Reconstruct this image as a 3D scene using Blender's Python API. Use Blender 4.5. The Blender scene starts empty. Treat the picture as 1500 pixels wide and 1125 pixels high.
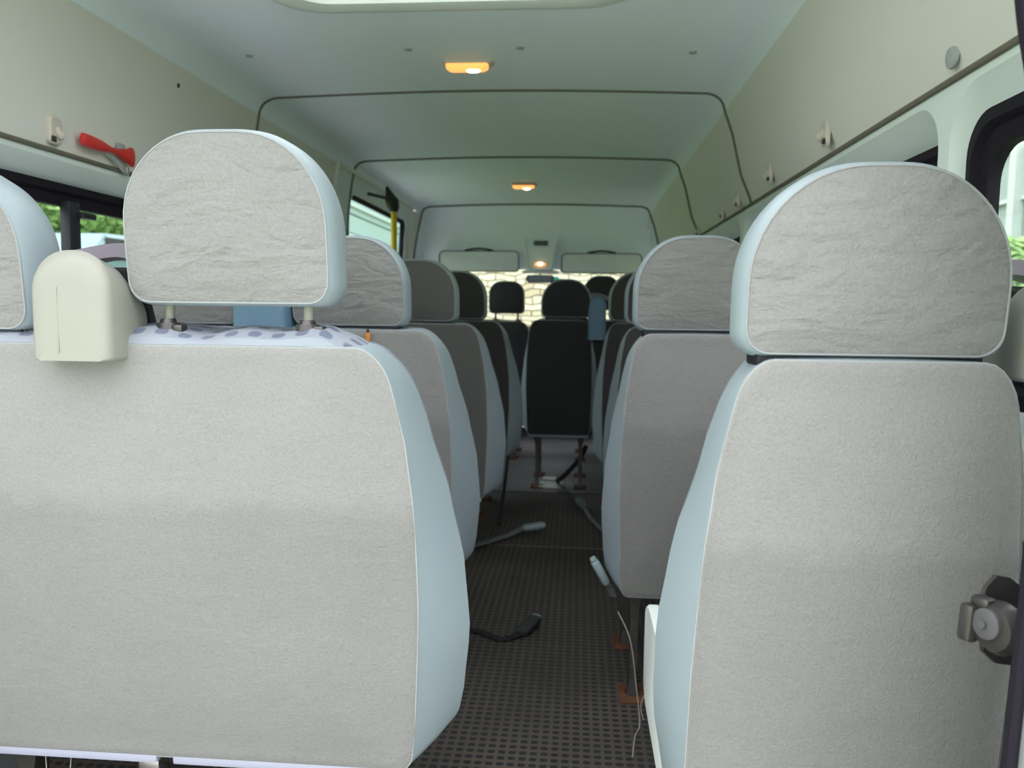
import bpy, bmesh, math, random
from mathutils import Vector, Matrix
random.seed(7)
scene = bpy.context.scene
C = scene.collection
H = 1.02                                   # camera height above the van floor

# ------------------------------------------------------------------ camera
cam_data = bpy.data.cameras.new('camera')
cam = bpy.data.objects.new('camera', cam_data)
C.objects.link(cam)
cam_data.sensor_width = 36.0
cam_data.lens = 36.0 * 1167.0 / 1500.0
cam_data.clip_start = 0.02
Yc = Vector((98, 107.5, -1167)).normalized()
Xc = Vector((1, -.019, (98 - .019 * 107.5) / 1167)).normalized()
Zc = Xc.cross(Yc)
cam.matrix_world = Matrix.Translation((0, 0, H)) @ Matrix((Xc, Yc, Zc)).to_4x4()
cam_data.dof.use_dof = True
cam_data.dof.focus_distance = 1.15
cam_data.dof.aperture_fstop = 6.5
scene.camera = cam

# ------------------------------------------------------------------ world, light, exposure
world = bpy.data.worlds.new('overcast')
scene.world = world
world.use_nodes = True
wn = world.node_tree.nodes
bgn = wn['Background']
bgn.inputs['Color'].default_value = (0.92, 0.965, 1.0, 1)
wl = world.node_tree.links
wtc = wn.new('ShaderNodeTexCoord'); wsx = wn.new('ShaderNodeSeparateXYZ')
wl.new(wtc.outputs['Generated'], wsx.inputs[0])
wmr = wn.new('ShaderNodeMapRange')          # overcast sky: the zenith three times as bright as the horizon
wmr.inputs['From Min'].default_value = 0.0; wmr.inputs['From Max'].default_value = 1.0
wmr.inputs['To Min'].default_value = 0.95; wmr.inputs['To Max'].default_value = 3.2
wl.new(wsx.outputs['Z'], wmr.inputs['Value'])
wl.new(wmr.outputs[0], bgn.inputs['Strength'])
vs = scene.view_settings
vs.view_transform = 'Standard'
vs.look = 'None'
vs.exposure = 1.0
vs.gamma = 1.0
vs.use_curve_mapping = False
scene.cycles.max_bounces = 12
scene.cycles.diffuse_bounces = 8
scene.cycles.transparent_max_bounces = 16
scene.cycles.sample_clamp_indirect = 6.0

# ------------------------------------------------------------------ materials
def new_mat(name):
    m = bpy.data.materials.new(name)
    m.use_nodes = True
    return m, m.node_tree.nodes, m.node_tree.links, m.node_tree.nodes['Principled BSDF']

def mat(name, col, rough=.6, metal=0.0, var=.06, scale=12., bump=0., bscale=200., spec=.4, bdist=.002):
    """procedural material: colour with a little noise, optional fine bump"""
    m, n, l, p = new_mat(name)
    tc = n.new('ShaderNodeTexCoord')
    no = n.new('ShaderNodeTexNoise'); no.inputs['Scale'].default_value = scale; no.inputs['Detail'].default_value = 4
    l.new(tc.outputs['Object'], no.inputs['Vector'])
    mx = n.new('ShaderNodeMix'); mx.data_type = 'RGBA'
    mx.inputs[6].default_value = tuple(max(0, c * (1 - var)) for c in col) + (1,)
    mx.inputs[7].default_value = tuple(min(1, c * (1 + var)) for c in col) + (1,)
    l.new(no.outputs['Fac'], mx.inputs[0]); l.new(mx.outputs[2], p.inputs['Base Color'])
    p.inputs['Roughness'].default_value = rough
    p.inputs['Metallic'].default_value = metal
    p.inputs['Specular IOR Level'].default_value = spec
    if bump:
        b = n.new('ShaderNodeBump'); b.inputs['Strength'].default_value = bump; b.inputs['Distance'].default_value = bdist
        n2 = n.new('ShaderNodeTexNoise'); n2.inputs['Scale'].default_value = bscale; n2.inputs['Detail'].default_value = 3
        l.new(tc.outputs['Object'], n2.inputs['Vector']); l.new(n2.outputs['Fac'], b.inputs['Height'])
        l.new(b.outputs['Normal'], p.inputs['Normal'])
    return m

def fleece_mat(name, col, wrinkle=.0, nap=None):
    m, n, l, p = new_mat(name)
    tc = n.new('ShaderNodeTexCoord')
    big = n.new('ShaderNodeTexNoise'); big.inputs['Scale'].default_value = 5; big.inputs['Detail'].default_value = 5
    fine = n.new('ShaderNodeTexNoise'); fine.inputs['Scale'].default_value = 260; fine.inputs['Detail'].default_value = 4
    fine.inputs['Roughness'].default_value = .7
    mp = n.new('ShaderNodeMapping'); mp.inputs['Scale'].default_value = (1.0, 1.0, 2.4)
    l.new(tc.outputs['Object'], mp.inputs['Vector'])
    wr = n.new('ShaderNodeTexNoise'); wr.inputs['Scale'].default_value = 26; wr.inputs['Detail'].default_value = 3
    wr.inputs['Distortion'].default_value = .6
    l.new(mp.outputs['Vector'], wr.inputs['Vector'])
    for t in (big, fine): l.new(tc.outputs['Object'], t.inputs['Vector'])
    mx = n.new('ShaderNodeMix'); mx.data_type = 'RGBA'
    mx.inputs[6].default_value = tuple(c * .9 for c in col) + (1,)
    mx.inputs[7].default_value = tuple(min(1, c * 1.08) for c in col) + (1,)
    l.new(big.outputs['Fac'], mx.inputs[0])
    mx2 = n.new('ShaderNodeMix'); mx2.data_type = 'RGBA'; mx2.blend_type = 'MULTIPLY'; mx2.inputs[0].default_value = .28
    l.new(mx.outputs[2], mx2.inputs[6])
    cr = n.new('ShaderNodeValToRGB'); cr.color_ramp.elements[0].position = .3; cr.color_ramp.elements[1].position = .62
    cr.color_ramp.elements[0].color = (.45, .45, .45, 1)
    l.new(fine.outputs['Fac'], cr.inputs['Fac']); l.new(cr.outputs['Color'], mx2.inputs[7])
    if nap:
        sx = n.new('ShaderNodeSeparateXYZ'); l.new(tc.outputs['Object'], sx.inputs[0])
        nn = n.new('ShaderNodeTexNoise'); nn.inputs['Scale'].default_value = 30; l.new(tc.outputs['Object'], nn.inputs['Vector'])
        ma = n.new('ShaderNodeMath'); ma.operation = 'MULTIPLY_ADD'; ma.inputs[1].default_value = .03
        l.new(nn.outputs['Fac'], ma.inputs[0]); l.new(sx.outputs['Z'], ma.inputs[2])
        mr = n.new('ShaderNodeMapRange'); mr.interpolation_type = 'SMOOTHSTEP'
        mr.inputs['From Min'].default_value = nap - .02; mr.inputs['From Max'].default_value = nap + .03
        mr.inputs['To Min'].default_value = .88; mr.inputs['To Max'].default_value = 1.04
        l.new(ma.outputs[0], mr.inputs['Value'])
        mm_ = n.new('ShaderNodeMix'); mm_.data_type = 'RGBA'; mm_.blend_type = 'MULTIPLY'; mm_.inputs[0].default_value = 1
        l.new(mx2.outputs[2], mm_.inputs[6]); l.new(mr.outputs[0], mm_.inputs[7]); mx2 = mm_
    l.new(mx2.outputs[2], p.inputs['Base Color'])
    p.inputs['Roughness'].default_value = .95
    p.inputs['Specular IOR Level'].default_value = .15
    p.inputs['Sheen Weight'].default_value = .25
    b = n.new('ShaderNodeBump'); b.inputs['Strength'].default_value = .7; b.inputs['Distance'].default_value = .0025
    l.new(fine.outputs['Fac'], b.inputs['Height'])
    b2 = n.new('ShaderNodeBump'); b2.inputs['Strength'].default_value = wrinkle; b2.inputs['Distance'].default_value = .008
    l.new(wr.outputs['Fac'], b2.inputs['Height']); l.new(b.outputs['Normal'], b2.inputs['Normal'])
    fo = n.new('ShaderNodeTexNoise'); fo.inputs['Scale'].default_value = 9; fo.inputs['Detail'].default_value = 2; fo.inputs['Distortion'].default_value = 1.2
    l.new(mp.outputs['Vector'], fo.inputs['Vector'])
    b3 = n.new('ShaderNodeBump'); b3.inputs['Strength'].default_value = min(1, wrinkle * .9); b3.inputs['Distance'].default_value = .02
    l.new(fo.outputs['Fac'], b3.inputs['Height']); l.new(b2.outputs['Normal'], b3.inputs['Normal'])
    l.new(b3.outputs['Normal'], p.inputs['Normal'])
    return m

def dotted_mat(name, base, dot, pitch, rx, rz, axes=('X', 'Y'), rough=.6, wear=None, soft=.12):
    """regular pattern of small oval dots in the plane of two object axes"""
    m, n, l, p = new_mat(name)
    tc = n.new('ShaderNodeTexCoord'); sp = n.new('ShaderNodeSeparateXYZ')
    l.new(tc.outputs['Object'], sp.inputs[0])
    def M(op, a, b=None, clamp=False):
        k = n.new('ShaderNodeMath'); k.operation = op; k.use_clamp = clamp
        for i, v in enumerate((a, b)):
            if v is None: continue
            if isinstance(v, (int, float)): k.inputs[i].default_value = v
            else: l.new(v, k.inputs[i])
        return k.outputs[0]
    ds = []
    for ax, r in zip(axes, (rx, rz)):
        q = M('FRACT', M('DIVIDE', sp.outputs[ax], pitch))
        d = M('DIVIDE', M('ABSOLUTE', M('SUBTRACT', q, .5)), r)
        ds.append(M('POWER', d, 2.6))
    s = M('ADD', ds[0], ds[1])
    fac = M('DIVIDE', M('SUBTRACT', 1.0 + soft * 3, s), soft * 6, clamp=True)
    no = n.new('ShaderNodeTexNoise'); no.inputs['Scale'].default_value = 4; no.inputs['Detail'].default_value = 6
    l.new(tc.outputs['Object'], no.inputs['Vector'])
    mb = n.new('ShaderNodeMix'); mb.data_type = 'RGBA'
    mb.inputs[6].default_value = tuple(c * .72 for c in base) + (1,)
    mb.inputs[7].default_value = tuple(min(1, c * 1.3) for c in (wear or base)) + (1,)
    l.new(no.outputs['Fac'], mb.inputs[0])
    mx = n.new('ShaderNodeMix'); mx.data_type = 'RGBA'
    l.new(fac, mx.inputs[0]); l.new(mb.outputs[2], mx.inputs[6]); mx.inputs[7].default_value = dot + (1,)
    l.new(mx.outputs[2], p.inputs['Base Color'])
    p.inputs['Roughness'].default_value = rough
    b = n.new('ShaderNodeBump'); b.inputs['Strength'].default_value = .3; b.inputs['Distance'].default_value = .001
    l.new(fac, b.inputs['Height']); l.new(b.outputs['Normal'], p.inputs['Normal'])
    return m

def glass_mat(name, tint=(.91, .94, .935), gloss=1.0):
    m = bpy.data.materials.new(name); m.use_nodes = True
    n, l = m.node_tree.nodes, m.node_tree.links
    n.remove(n['Principled BSDF'])
    out = n['Material Output']
    tr = n.new('ShaderNodeBsdfTransparent'); tr.inputs['Color'].default_value = tint + (1,)
    gl = n.new('ShaderNodeBsdfGlossy'); gl.inputs['Roughness'].default_value = .02
    fr = n.new('ShaderNodeFresnel'); ge = n.new('ShaderNodeNewGeometry')
    io = n.new('ShaderNodeMapRange'); io.inputs['To Min'].default_value = 1.45; io.inputs['To Max'].default_value = 1 / 1.45
    l.new(ge.outputs['Backfacing'], io.inputs['Value']); l.new(io.outputs[0], fr.inputs['IOR'])   # same reflectance from both sides of the pane
    mu = n.new('ShaderNodeMath'); mu.operation = 'MULTIPLY'; mu.inputs[1].default_value = gloss
    l.new(fr.outputs[0], mu.inputs[0])
    mx = n.new('ShaderNodeMixShader')
    l.new(mu.outputs[0], mx.inputs[0]); l.new(tr.outputs[0], mx.inputs[1]); l.new(gl.outputs[0], mx.inputs[2])
    l.new(mx.outputs[0], out.inputs['Surface'])
    return m

def emit_mat(name, col, strength):
    m, n, l, p = new_mat(name)
    p.inputs['Base Color'].default_value = col + (1,)
    p.inputs['Emission Color'].default_value = col + (1,)
    p.inputs['Emission Strength'].default_value = strength
    p.inputs['Roughness'].default_value = .4
    return m

M_fleece = fleece_mat('grey_fleece', (.275, .264, .258), .10, nap=.745)
M_fleece_w = fleece_mat('grey_fleece_wrinkled', (.27, .26, .256), .46)
M_fleece_sh = fleece_mat('shaded_grey_fleece', (.14, .135, .128), .1)  # grey fleece with the third row's shade put into its colour
M_fleece_sh2 = fleece_mat('deep_shaded_fleece', (.055, .052, .05), .1)  # same fleece, painted darker still where light fades toward the front
M_vinyl = mat('pale_blue_vinyl', (.31, .362, .398), .45, var=.05, scale=6, bump=.08, bscale=300)
M_piping = mat('pale_piping', (.31, .32, .33), .5)
M_hem = mat('lilac_hem', (.34, .34, .43), .6)
M_dots = dotted_mat('dotted_seat_fabric', (.27, .29, .335), (.14, .15, .21), .034, .27, .22, ('X', 'Y'), .9)
M_cream = mat('cream_plastic', (.30, .29, .255), .42, var=.03)
M_blueplastic = mat('blue_plastic', (.14, .24, .34), .45, var=.03)
M_mauve = mat('mauve_plastic', (.20, .17, .21), .5)
M_black = mat('black_plastic', (.016, .014, .020), .5)
M_blackrub = mat('black_rubber', (.013, .010, .016), .8, bump=.3, bscale=400, spec=.15)
M_steel = mat('dark_steel', (.10, .09, .09), .38, .8, var=.3, scale=30)
M_bright = mat('bright_steel', (.55, .53, .50), .25, 1.0, var=.1)
M_rust = mat('rusty_steel', (.13, .052, .028), .8, .2, var=.5, scale=40, bump=.4, bscale=90)
M_head = mat('headliner', (.82, .86, .93), .85, var=.03, scale=3, bump=.1, bscale=500)
M_wallup = mat('upper_wall_lining', (.74, .70, .66), .8, var=.03, scale=3, bump=.12, bscale=500)
M_wallc = mat('pale_wall_trim', (.70, .75, .74), .55, var=.03, scale=3)
M_wallow = mat('lower_wall_trim', (.16, .17, .175), .8, var=.08)
M_seam = mat('seam_rubber', (.15, .15, .13), .8)
M_seamb = mat('brown_shadow_gap', (.16, .14, .11), .9)
M_floor = dotted_mat('dotted_rubber_floor', (.058, .042, .040), (.014, .017, .020), .0245, .36, .30, ('X', 'Y'), .62, wear=(.085, .068, .055))
M_floor2 = dotted_mat('lit_front_rubber', (.10, .095, .105), (.05, .05, .06), .0245, .30, .26, ('X', 'Y'), .35, wear=(.22, .21, .22))  # daylight on the front floor put into a lighter rubber colour
M_white = mat('white_plastic', (.78, .80, .78), .4, var=.02)
M_hookp = mat('hook_plastic', (.62, .54, .48), .5)
M_greyp = mat('grey_plastic', (.36, .38, .38), .5)
M_red = mat('red_plastic', (.62, .035, .03), .4, var=.05)
M_yellow = mat('yellow_rail_paint', (.62, .40, .015), .4, var=.05)
M_frontsh = fleece_mat('shaded_front_fabric', (.050, .048, .052))  # unlit look of the front seats put into a darker fabric colour
M_charv = mat('charcoal_vinyl', (.10, .12, .13), .5)
M_visor = mat('sun_visor_vinyl', (.78, .77, .82), .7)
M_dash = mat('dashboard_plastic', (.03, .032, .035), .6)
M_buckle = mat('buckle_grey', (.28, .34, .36), .4)
M_web = mat('black_webbing', (.015, .015, .018), .75, bump=.3, bscale=600)
M_webg = mat('grey_webbing', (.14, .15, .16), .7)
M_teal = mat('teal_plastic', (.10, .55, .42), .4)
M_orange = mat('orange_tag', (.65, .22, .03), .5)
M_hair = mat('pale_thread', (.35, .33, .28), .6)
M_glass = glass_mat('window_glass')
M_glassr = glass_mat('tinted_door_glass', (.72, .80, .79))
M_wsglass = glass_mat('windscreen_glass', (.92, .96, .94), .6)
M_hatch = mat('frosted_hatch', (.9, .9, .88), .5)
_p = M_hatch.node_tree.nodes['Principled BSDF']; _p.inputs['Transmission Weight'].default_value = .0
M_lamp = emit_mat('warm_lamp_lens', (1.0, .36, .09), .75)
M_bulb = emit_mat('warm_bulb', (1.0, .74, .42), 9.0)
M_lampedge = mat('lamp_bezel', (.62, .55, .48), .5)
M_grass = mat('meadow_grass', (.20, .29, .11), .95, var=.5, scale=1.6, bump=.6, bscale=20, bdist=.03)
M_leafA = mat('dark_leaves', (.14, .25, .10), .9, var=.5, scale=2.5)
M_leafB = mat('light_leaves', (.22, .36, .12), .9, var=.5, scale=4)
M_bark = mat('bark', (.12, .09, .06), .9)
M_fence = mat('pale_fence_paint', (.30, .38, .335), .7, var=.12, scale=9)
M_fencew = mat('white_fence_rail', (.52, .58, .54), .6)
M_carp = mat('silver_car_paint', (.17, .25, .27), .3, .3)
M_siding = mat('teal_siding', (.36, .47, .45), .7)
M_asph = mat('pale_concrete', (.55, .54, .52), .9, var=.15, scale=20)

# stone wall beyond the windscreen
def stone_mat():
    m, n, l, p = new_mat('honey_stone_wall')
    tc = n.new('ShaderNodeTexCoord')
    mp = n.new('ShaderNodeMapping'); mp.inputs['Rotation'].default_value = (math.pi / 2, 0, 0)
    nz = n.new('ShaderNodeTexNoise'); nz.inputs['Scale'].default_value = 3.0
    l.new(tc.outputs['Object'], mp.inputs['Vector'])
    ad = n.new('ShaderNodeMix'); ad.data_type = 'VECTOR' if hasattr(ad, 'data_type') else ad.data_type
    ad.inputs[0].default_value = .14
    l.new(tc.outputs['Object'], nz.inputs['Vector'])
    l.new(mp.outputs['Vector'], ad.inputs[4]); l.new(nz.outputs['Color'], ad.inputs[5])
    br = n.new('ShaderNodeTexBrick')
    br.inputs['Scale'].default_value = 1.0
    br.inputs['Brick Width'].default_value = .19; br.inputs['Row Height'].default_value = .055
    br.inputs['Mortar Size'].default_value = .007; br.inputs['Mortar Smooth'].default_value = 1.0
    br.inputs['Color1'].default_value = (.66, .60, .44, 1); br.inputs['Color2'].default_value = (.40, .31, .18, 1)
    br.inputs['Mortar'].default_value = (.26, .20, .13, 1); br.inputs['Bias'].default_value = -.3
    l.new(ad.outputs[1], br.inputs['Vector'])
    l.new(br.outputs['Color'], p.inputs['Base Color'])
    p.inputs['Roughness'].default_value = .9
    b = n.new('ShaderNodeBump'); b.invert = True; b.inputs['Distance'].default_value = .02
    l.new(br.outputs['Fac'], b.inputs['Height']); l.new(b.outputs['Normal'], p.inputs['Normal'])
    return m
M_stone = stone_mat()

# ------------------------------------------------------------------ helpers
def obj(name, bm, m, parent=None, smooth=True, loc=None):
    me = bpy.data.meshes.new(name)
    bmesh.ops.recalc_face_normals(bm, faces=bm.faces)
    bm.to_mesh(me); bm.free()
    for mm in (m if isinstance(m, (list, tuple)) else [m]): me.materials.append(mm)
    if smooth:
        for p in me.polygons: p.use_smooth = True
    o = bpy.data.objects.new(name, me)
    C.objects.link(o)
    if parent: o.parent = parent
    if loc is not None: o.location = loc
    if smooth:
        md = o.modifiers.new('edges', 'EDGE_SPLIT'); md.split_angle = math.radians(42)
    return o

def tag(o, label, cat, group=None):
    o['label'] = label; o['category'] = cat
    if group: o['group'] = group
    return o

def thing(name, label, cat, loc=(0, 0, 0), group=None):
    o = bpy.data.objects.new(name, None); C.objects.link(o)
    o.empty_display_size = .1
    o.location = loc
    return tag(o, label, cat, group)

def struct(name, bm, m, parent=None, smooth=False):
    o = obj(name, bm, m, parent, smooth)
    if parent is None: o['kind'] = 'structure'
    return o

def copy_tree(o, parent=None):
    c = o.copy(); C.objects.link(c)
    if parent: c.parent = parent
    for ch in list(o.children): copy_tree(ch, c)
    return c

def add_box(bm, lo, hi, bev=0.0, mi=0, seg=2):
    lo, hi = Vector(lo), Vector(hi)
    r = bmesh.ops.create_cube(bm, size=1)
    vs_ = r['verts']
    for v in vs_:
        v.co = Vector(((lo.x + hi.x) / 2 + v.co.x * (hi.x - lo.x), (lo.y + hi.y) / 2 + v.co.y * (hi.y - lo.y), (lo.z + hi.z) / 2 + v.co.z * (hi.z - lo.z)))
    fs = set(f for v in vs_ for f in v.link_faces)
    for f in fs: f.material_index = mi
    if bev:
        es = set(e for v in vs_ for e in v.link_edges)
        bmesh.ops.bevel(bm, geom=list(es), offset=bev, segments=seg, affect='EDGES', profile=.5)
    return bm

def add_tube(bm, pts, r, n=8, closed=False, flat=None, mi=0):
    """sweep a circle (or a flat ribbon section: flat=(half_w, half_t)) along points"""
    pts = [Vector(p) for p in pts]
    N = len(pts); rings = []
    prev = None
    for i, p in enumerate(pts):
        if closed: t = (pts[(i + 1) % N] - pts[i - 1])
        else: t = pts[min(i + 1, N - 1)] - pts[max(i - 1, 0)]
        t.normalize()
        if prev is None:
            up = Vector((0, 0, 1)) if abs(t.z) < .9 else Vector((0, 1, 0))
            a = t.cross(up).normalized()
        else:
            a = (prev - t * prev.dot(t))
            if a.length < 1e-6: a = t.orthogonal()
            a.normalize()
        prev = a; b = a.cross(t).normalized()
        rr = r[i] if isinstance(r, (list, tuple)) else r
        ring = []
        for k in range(n):
            ang = 2 * math.pi * k / n
            ca, sa = math.cos(ang), math.sin(ang)
            if flat:
                q = a * (flat[0] * max(-1, min(1, ca * 1.4))) + b * (flat[1] * max(-1, min(1, sa * 1.4)))
            else: q = a * (ca * rr) + b * (sa * rr)
            ring.append(bm.verts.new(p + q))
        rings.append(ring)
    M_ = N if closed else N - 1
    for i in range(M_):
        A, B = rings[i], rings[(i + 1) % N]
        for k in range(n):
            f = bm.faces.new((A[k], A[(k + 1) % n], B[(k + 1) % n], B[k])); f.material_index = mi
    if not closed:
        bm.faces.new(rings[0][::-1]).material_index = mi
        bm.faces.new(rings[-1]).material_index = mi
    return bm

def smooth_path(pts, sub=6):
    """Catmull-Rom through points"""
    P = [Vector(p) for p in pts]; out = []
    for i in range(len(P) - 1):
        p0 = P[max(i - 1, 0)]; p1 = P[i]; p2 = P[i + 1]; p3 = P[min(i + 2, len(P) - 1)]
        for s in range(sub):
            t = s / sub
            out.append(.5 * ((2 * p1) + (p2 - p0) * t + (2 * p0 - 5 * p1 + 4 * p2 - p3) * t * t + (-p0 + 3 * p1 - 3 * p2 + p3) * t ** 3))
    out.append(P[-1])
    return out

def add_cyl(bm, p0, p1, r0, r1=None, n=20, mi=0):
    r1 = r0 if r1 is None else r1
    return add_tube(bm, [p0, p1], [r0, r1], n, mi=mi)

def loft(bm, rings, mi=0, cap0=False, cap1=False):
    vr = [[bm.verts.new(p) for p in r] for r in rings]
    n = len(vr[0])
    for a, b in zip(vr[:-1], vr[1:]):
        for k in range(n):
            f = bm.faces.new((a[k], a[(k + 1) % n], b[(k + 1) % n], b[k])); f.material_index = mi
    if cap0: bm.faces.new(vr[0][::-1]).material_index = mi
    if cap1: bm.faces.new(vr[-1]).material_index = mi
    return vr

def lerp_tab(tab, t):
    for (a, x), (b, y) in zip(tab[:-1], tab[1:]):
        if t <= b:
            s = (t - a) / (b - a); s = s * s * (3 - 2 * s) * .35 + s * .65
            return x + (y - x) * s
    return tab[-1][1]

def rrect(hw, z0, z1, rt, rb, n=10, ns=14, pw=2.0):
    """closed outline in (x, z), counter-clockwise from bottom left; rounded corners (rt top, rb bottom)"""
    out = []
    def arc(cx, cz, r, a0, a1):
        for i in range(n + 1):
            a = a0 + (a1 - a0) * i / n
            ca, sa = math.cos(a), math.sin(a)
            out.append((cx + r * math.copysign(abs(ca) ** (2 / pw), ca), cz + r * math.copysign(abs(sa) ** (2 / pw), sa)))
    def line(x0, z0_, x1, z1_, m):
        for i in range(1, m): out.append((x0 + (x1 - x0) * i / m, z0_ + (z1_ - z0_) * i / m))
    hp = math.pi / 2
    arc(-hw + rb, z0 + rb, rb, -math.pi, -hp); line(-hw + rb, z0, hw - rb, z0, ns)
    arc(hw - rb, z0 + rb, rb, -hp, 0); line(hw, z0 + rb, hw, z1 - rt, ns)
    arc(hw - rt, z1 - rt, rt, 0, hp); line(hw - rt, z1, -hw + rt, z1, ns)
    arc(-hw + rt, z1 - rt, rt, hp, math.pi); line(-hw, z1 - rt, -hw, z0 + rb, ns)
    return out

# ------------------------------------------------------------------ seats
E_FACE = [(0, .078), (.10, .070), (.40, .060), (.62, .062), (.80, .074), (1, .102)]
E_MID0 = [(0, .032), (.12, .012), (.30, .0), (.48, .008), (.65, .030), (.82, .062), (1, .100)]

def outline(cx, hw, zb, zt, tab, y, lean, k=1.0, rt=.05, rb=.03, grow=0.0, squash=1.0, crown=0.0):
    pts = rrect(hw, zb, zt, rt, rb)
    out = []
    for x, z in pts:
        t = max(0, min(1, (z - zb) / (zt - zb)))
        s = (hw - lerp_tab(tab, t) * k + grow) / hw
        xx = x * s; zz = zb + (z - zb)
        if grow: zz += grow * (1 if t > .5 else -1) * min(1, abs(t - .5) * 2.5)
        zz += crown * (1 - (x / hw) ** 2) if t > .85 else 0
        out.append(Vector((cx + xx, y + (zt - zz) * lean, zz)))
    return out

def scaled(ring, s, dy, c=None):
    c = c or sum(ring, Vector()) / len(ring)
    return [Vector((c.x + (p.x - c.x) * s, p.y * s + c.y * (1 - s) + dy, c.z + (p.z - c.z) * s)) for p in ring]

E_MIDS = [(0, .050), (.14, .016), (.28, .0), (.45, .0), (.62, .016), (.80, .050), (1, .086)]
E_SINGLE = [(0, .034), (.10, .032), (.40, .034), (.62, .040), (.80, .052), (1, .078)]

def make_backrest(root, cx, hw, zb=.30, zt=.965, k=1.0, lean=.12, dots=True, fab=None, vin=None, rt=.05, puff=1.0, thick=.20, ft=None):
    E_MID = E_MIDS if ft else E_MID0
    ft = ft or E_FACE
    fab = fab or M_fleece; vin = vin or M_vinyl
    o = lambda tab, y, **kw: outline(cx, hw, zb, zt, tab, y, lean, k, **kw)
    face = o(ft, 0, rt=rt, rb=.025)
    bm = bmesh.new()
    rings = [scaled(face, s, -.016 * puff * (1 - s ** 3)) for s in (.02, .2, .4, .6, .75, .87, .95)] + [scaled(face, .985, -.003 * puff), face]
    vr = loft(bm, rings)
    bm.faces.new(vr[0][::-1])
    back = obj('backrest', bm, fab, root)
    # piping along the edge of the fabric panel
    bm = bmesh.new(); add_tube(bm, [p + Vector((0, .001, 0)) for p in face[::2]], .0016, 6, closed=True)
    obj('piping', bm, M_piping if vin is M_vinyl else vin, back)
    # side shell
    e1 = [(a, lerp_tab(ft, a) * .80 + lerp_tab(E_MID, a) * .20 - .003) for a in [i / 10 for i in range(11)]]
    e2 = [(a, lerp_tab(ft, a) * .42 + lerp_tab(E_MID, a) * .58 - .003) for a in [i / 10 for i in range(11)]]
    bm = bmesh.new()
    n_pre = [face, o(e1, .025, rt=rt + .01, rb=.03, crown=.006), o(e2, .065, rt=rt + .015, rb=.04, crown=.012),
             o(E_MID, .115, rt=rt + .02, rb=.05, crown=.016)]
    loft(bm, n_pre)
    obj('side_cover', bm, vin, root)
    bm = bmesh.new()
    fr = [n_pre[-1], o([(a, b + .006) for a, b in E_MID], .150, rt=rt + .02, rb=.05, crown=.014),
          o([(a, b + .03) for a, b in E_MID], thick - .02, rt=rt + .02, rb=.05), o([(a, b + .06) for a, b in E_MID], thick, rt=rt + .02, rb=.05)]
    fr += [scaled(fr[-1], .8, .0), scaled(fr[-1], .4, -.01)]
    loft(bm, fr, cap1=True)
    obj('front_cover', bm, M_dots if vin is M_vinyl else fab, root)
    if dots:
        # patterned seat fabric wrapping over the top edge
        bm = bmesh.new()
        n_ = 40; rows = []
        hwf = hw - .102 * k - .035
        for i in range(n_ + 1):
            x = -hwf + 2 * hwf * i / n_
            cr = 1 - (x / hw) ** 2
            wob = .004 * math.sin(i * .9) + .004 * math.sin(i * .37 + 1)
            fall = max(0, abs(x) - (hwf - .06)) / .06
            dz = -.022 * fall ** 1.6; wob *= 1 - fall
            rows.append([bm.verts.new((cx + x, y, z)) for y, z in
                         ((.000, zt + .0015 + dz), (.004, zt + .009 + .002 * cr + wob * .5 + dz), (.025, zt + .015 + .006 * cr + wob + dz), (.065, zt + .016 + .012 * cr + wob + dz), (.125, zt + .010 + .016 * cr + dz))])
        for a, b in zip(rows[:-1], rows[1:]):
            for j in range(4): bm.faces.new((a[j], b[j], b[j + 1], a[j + 1]))
        obj('patterned_top', bm, M_dots, root)
    return back

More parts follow.
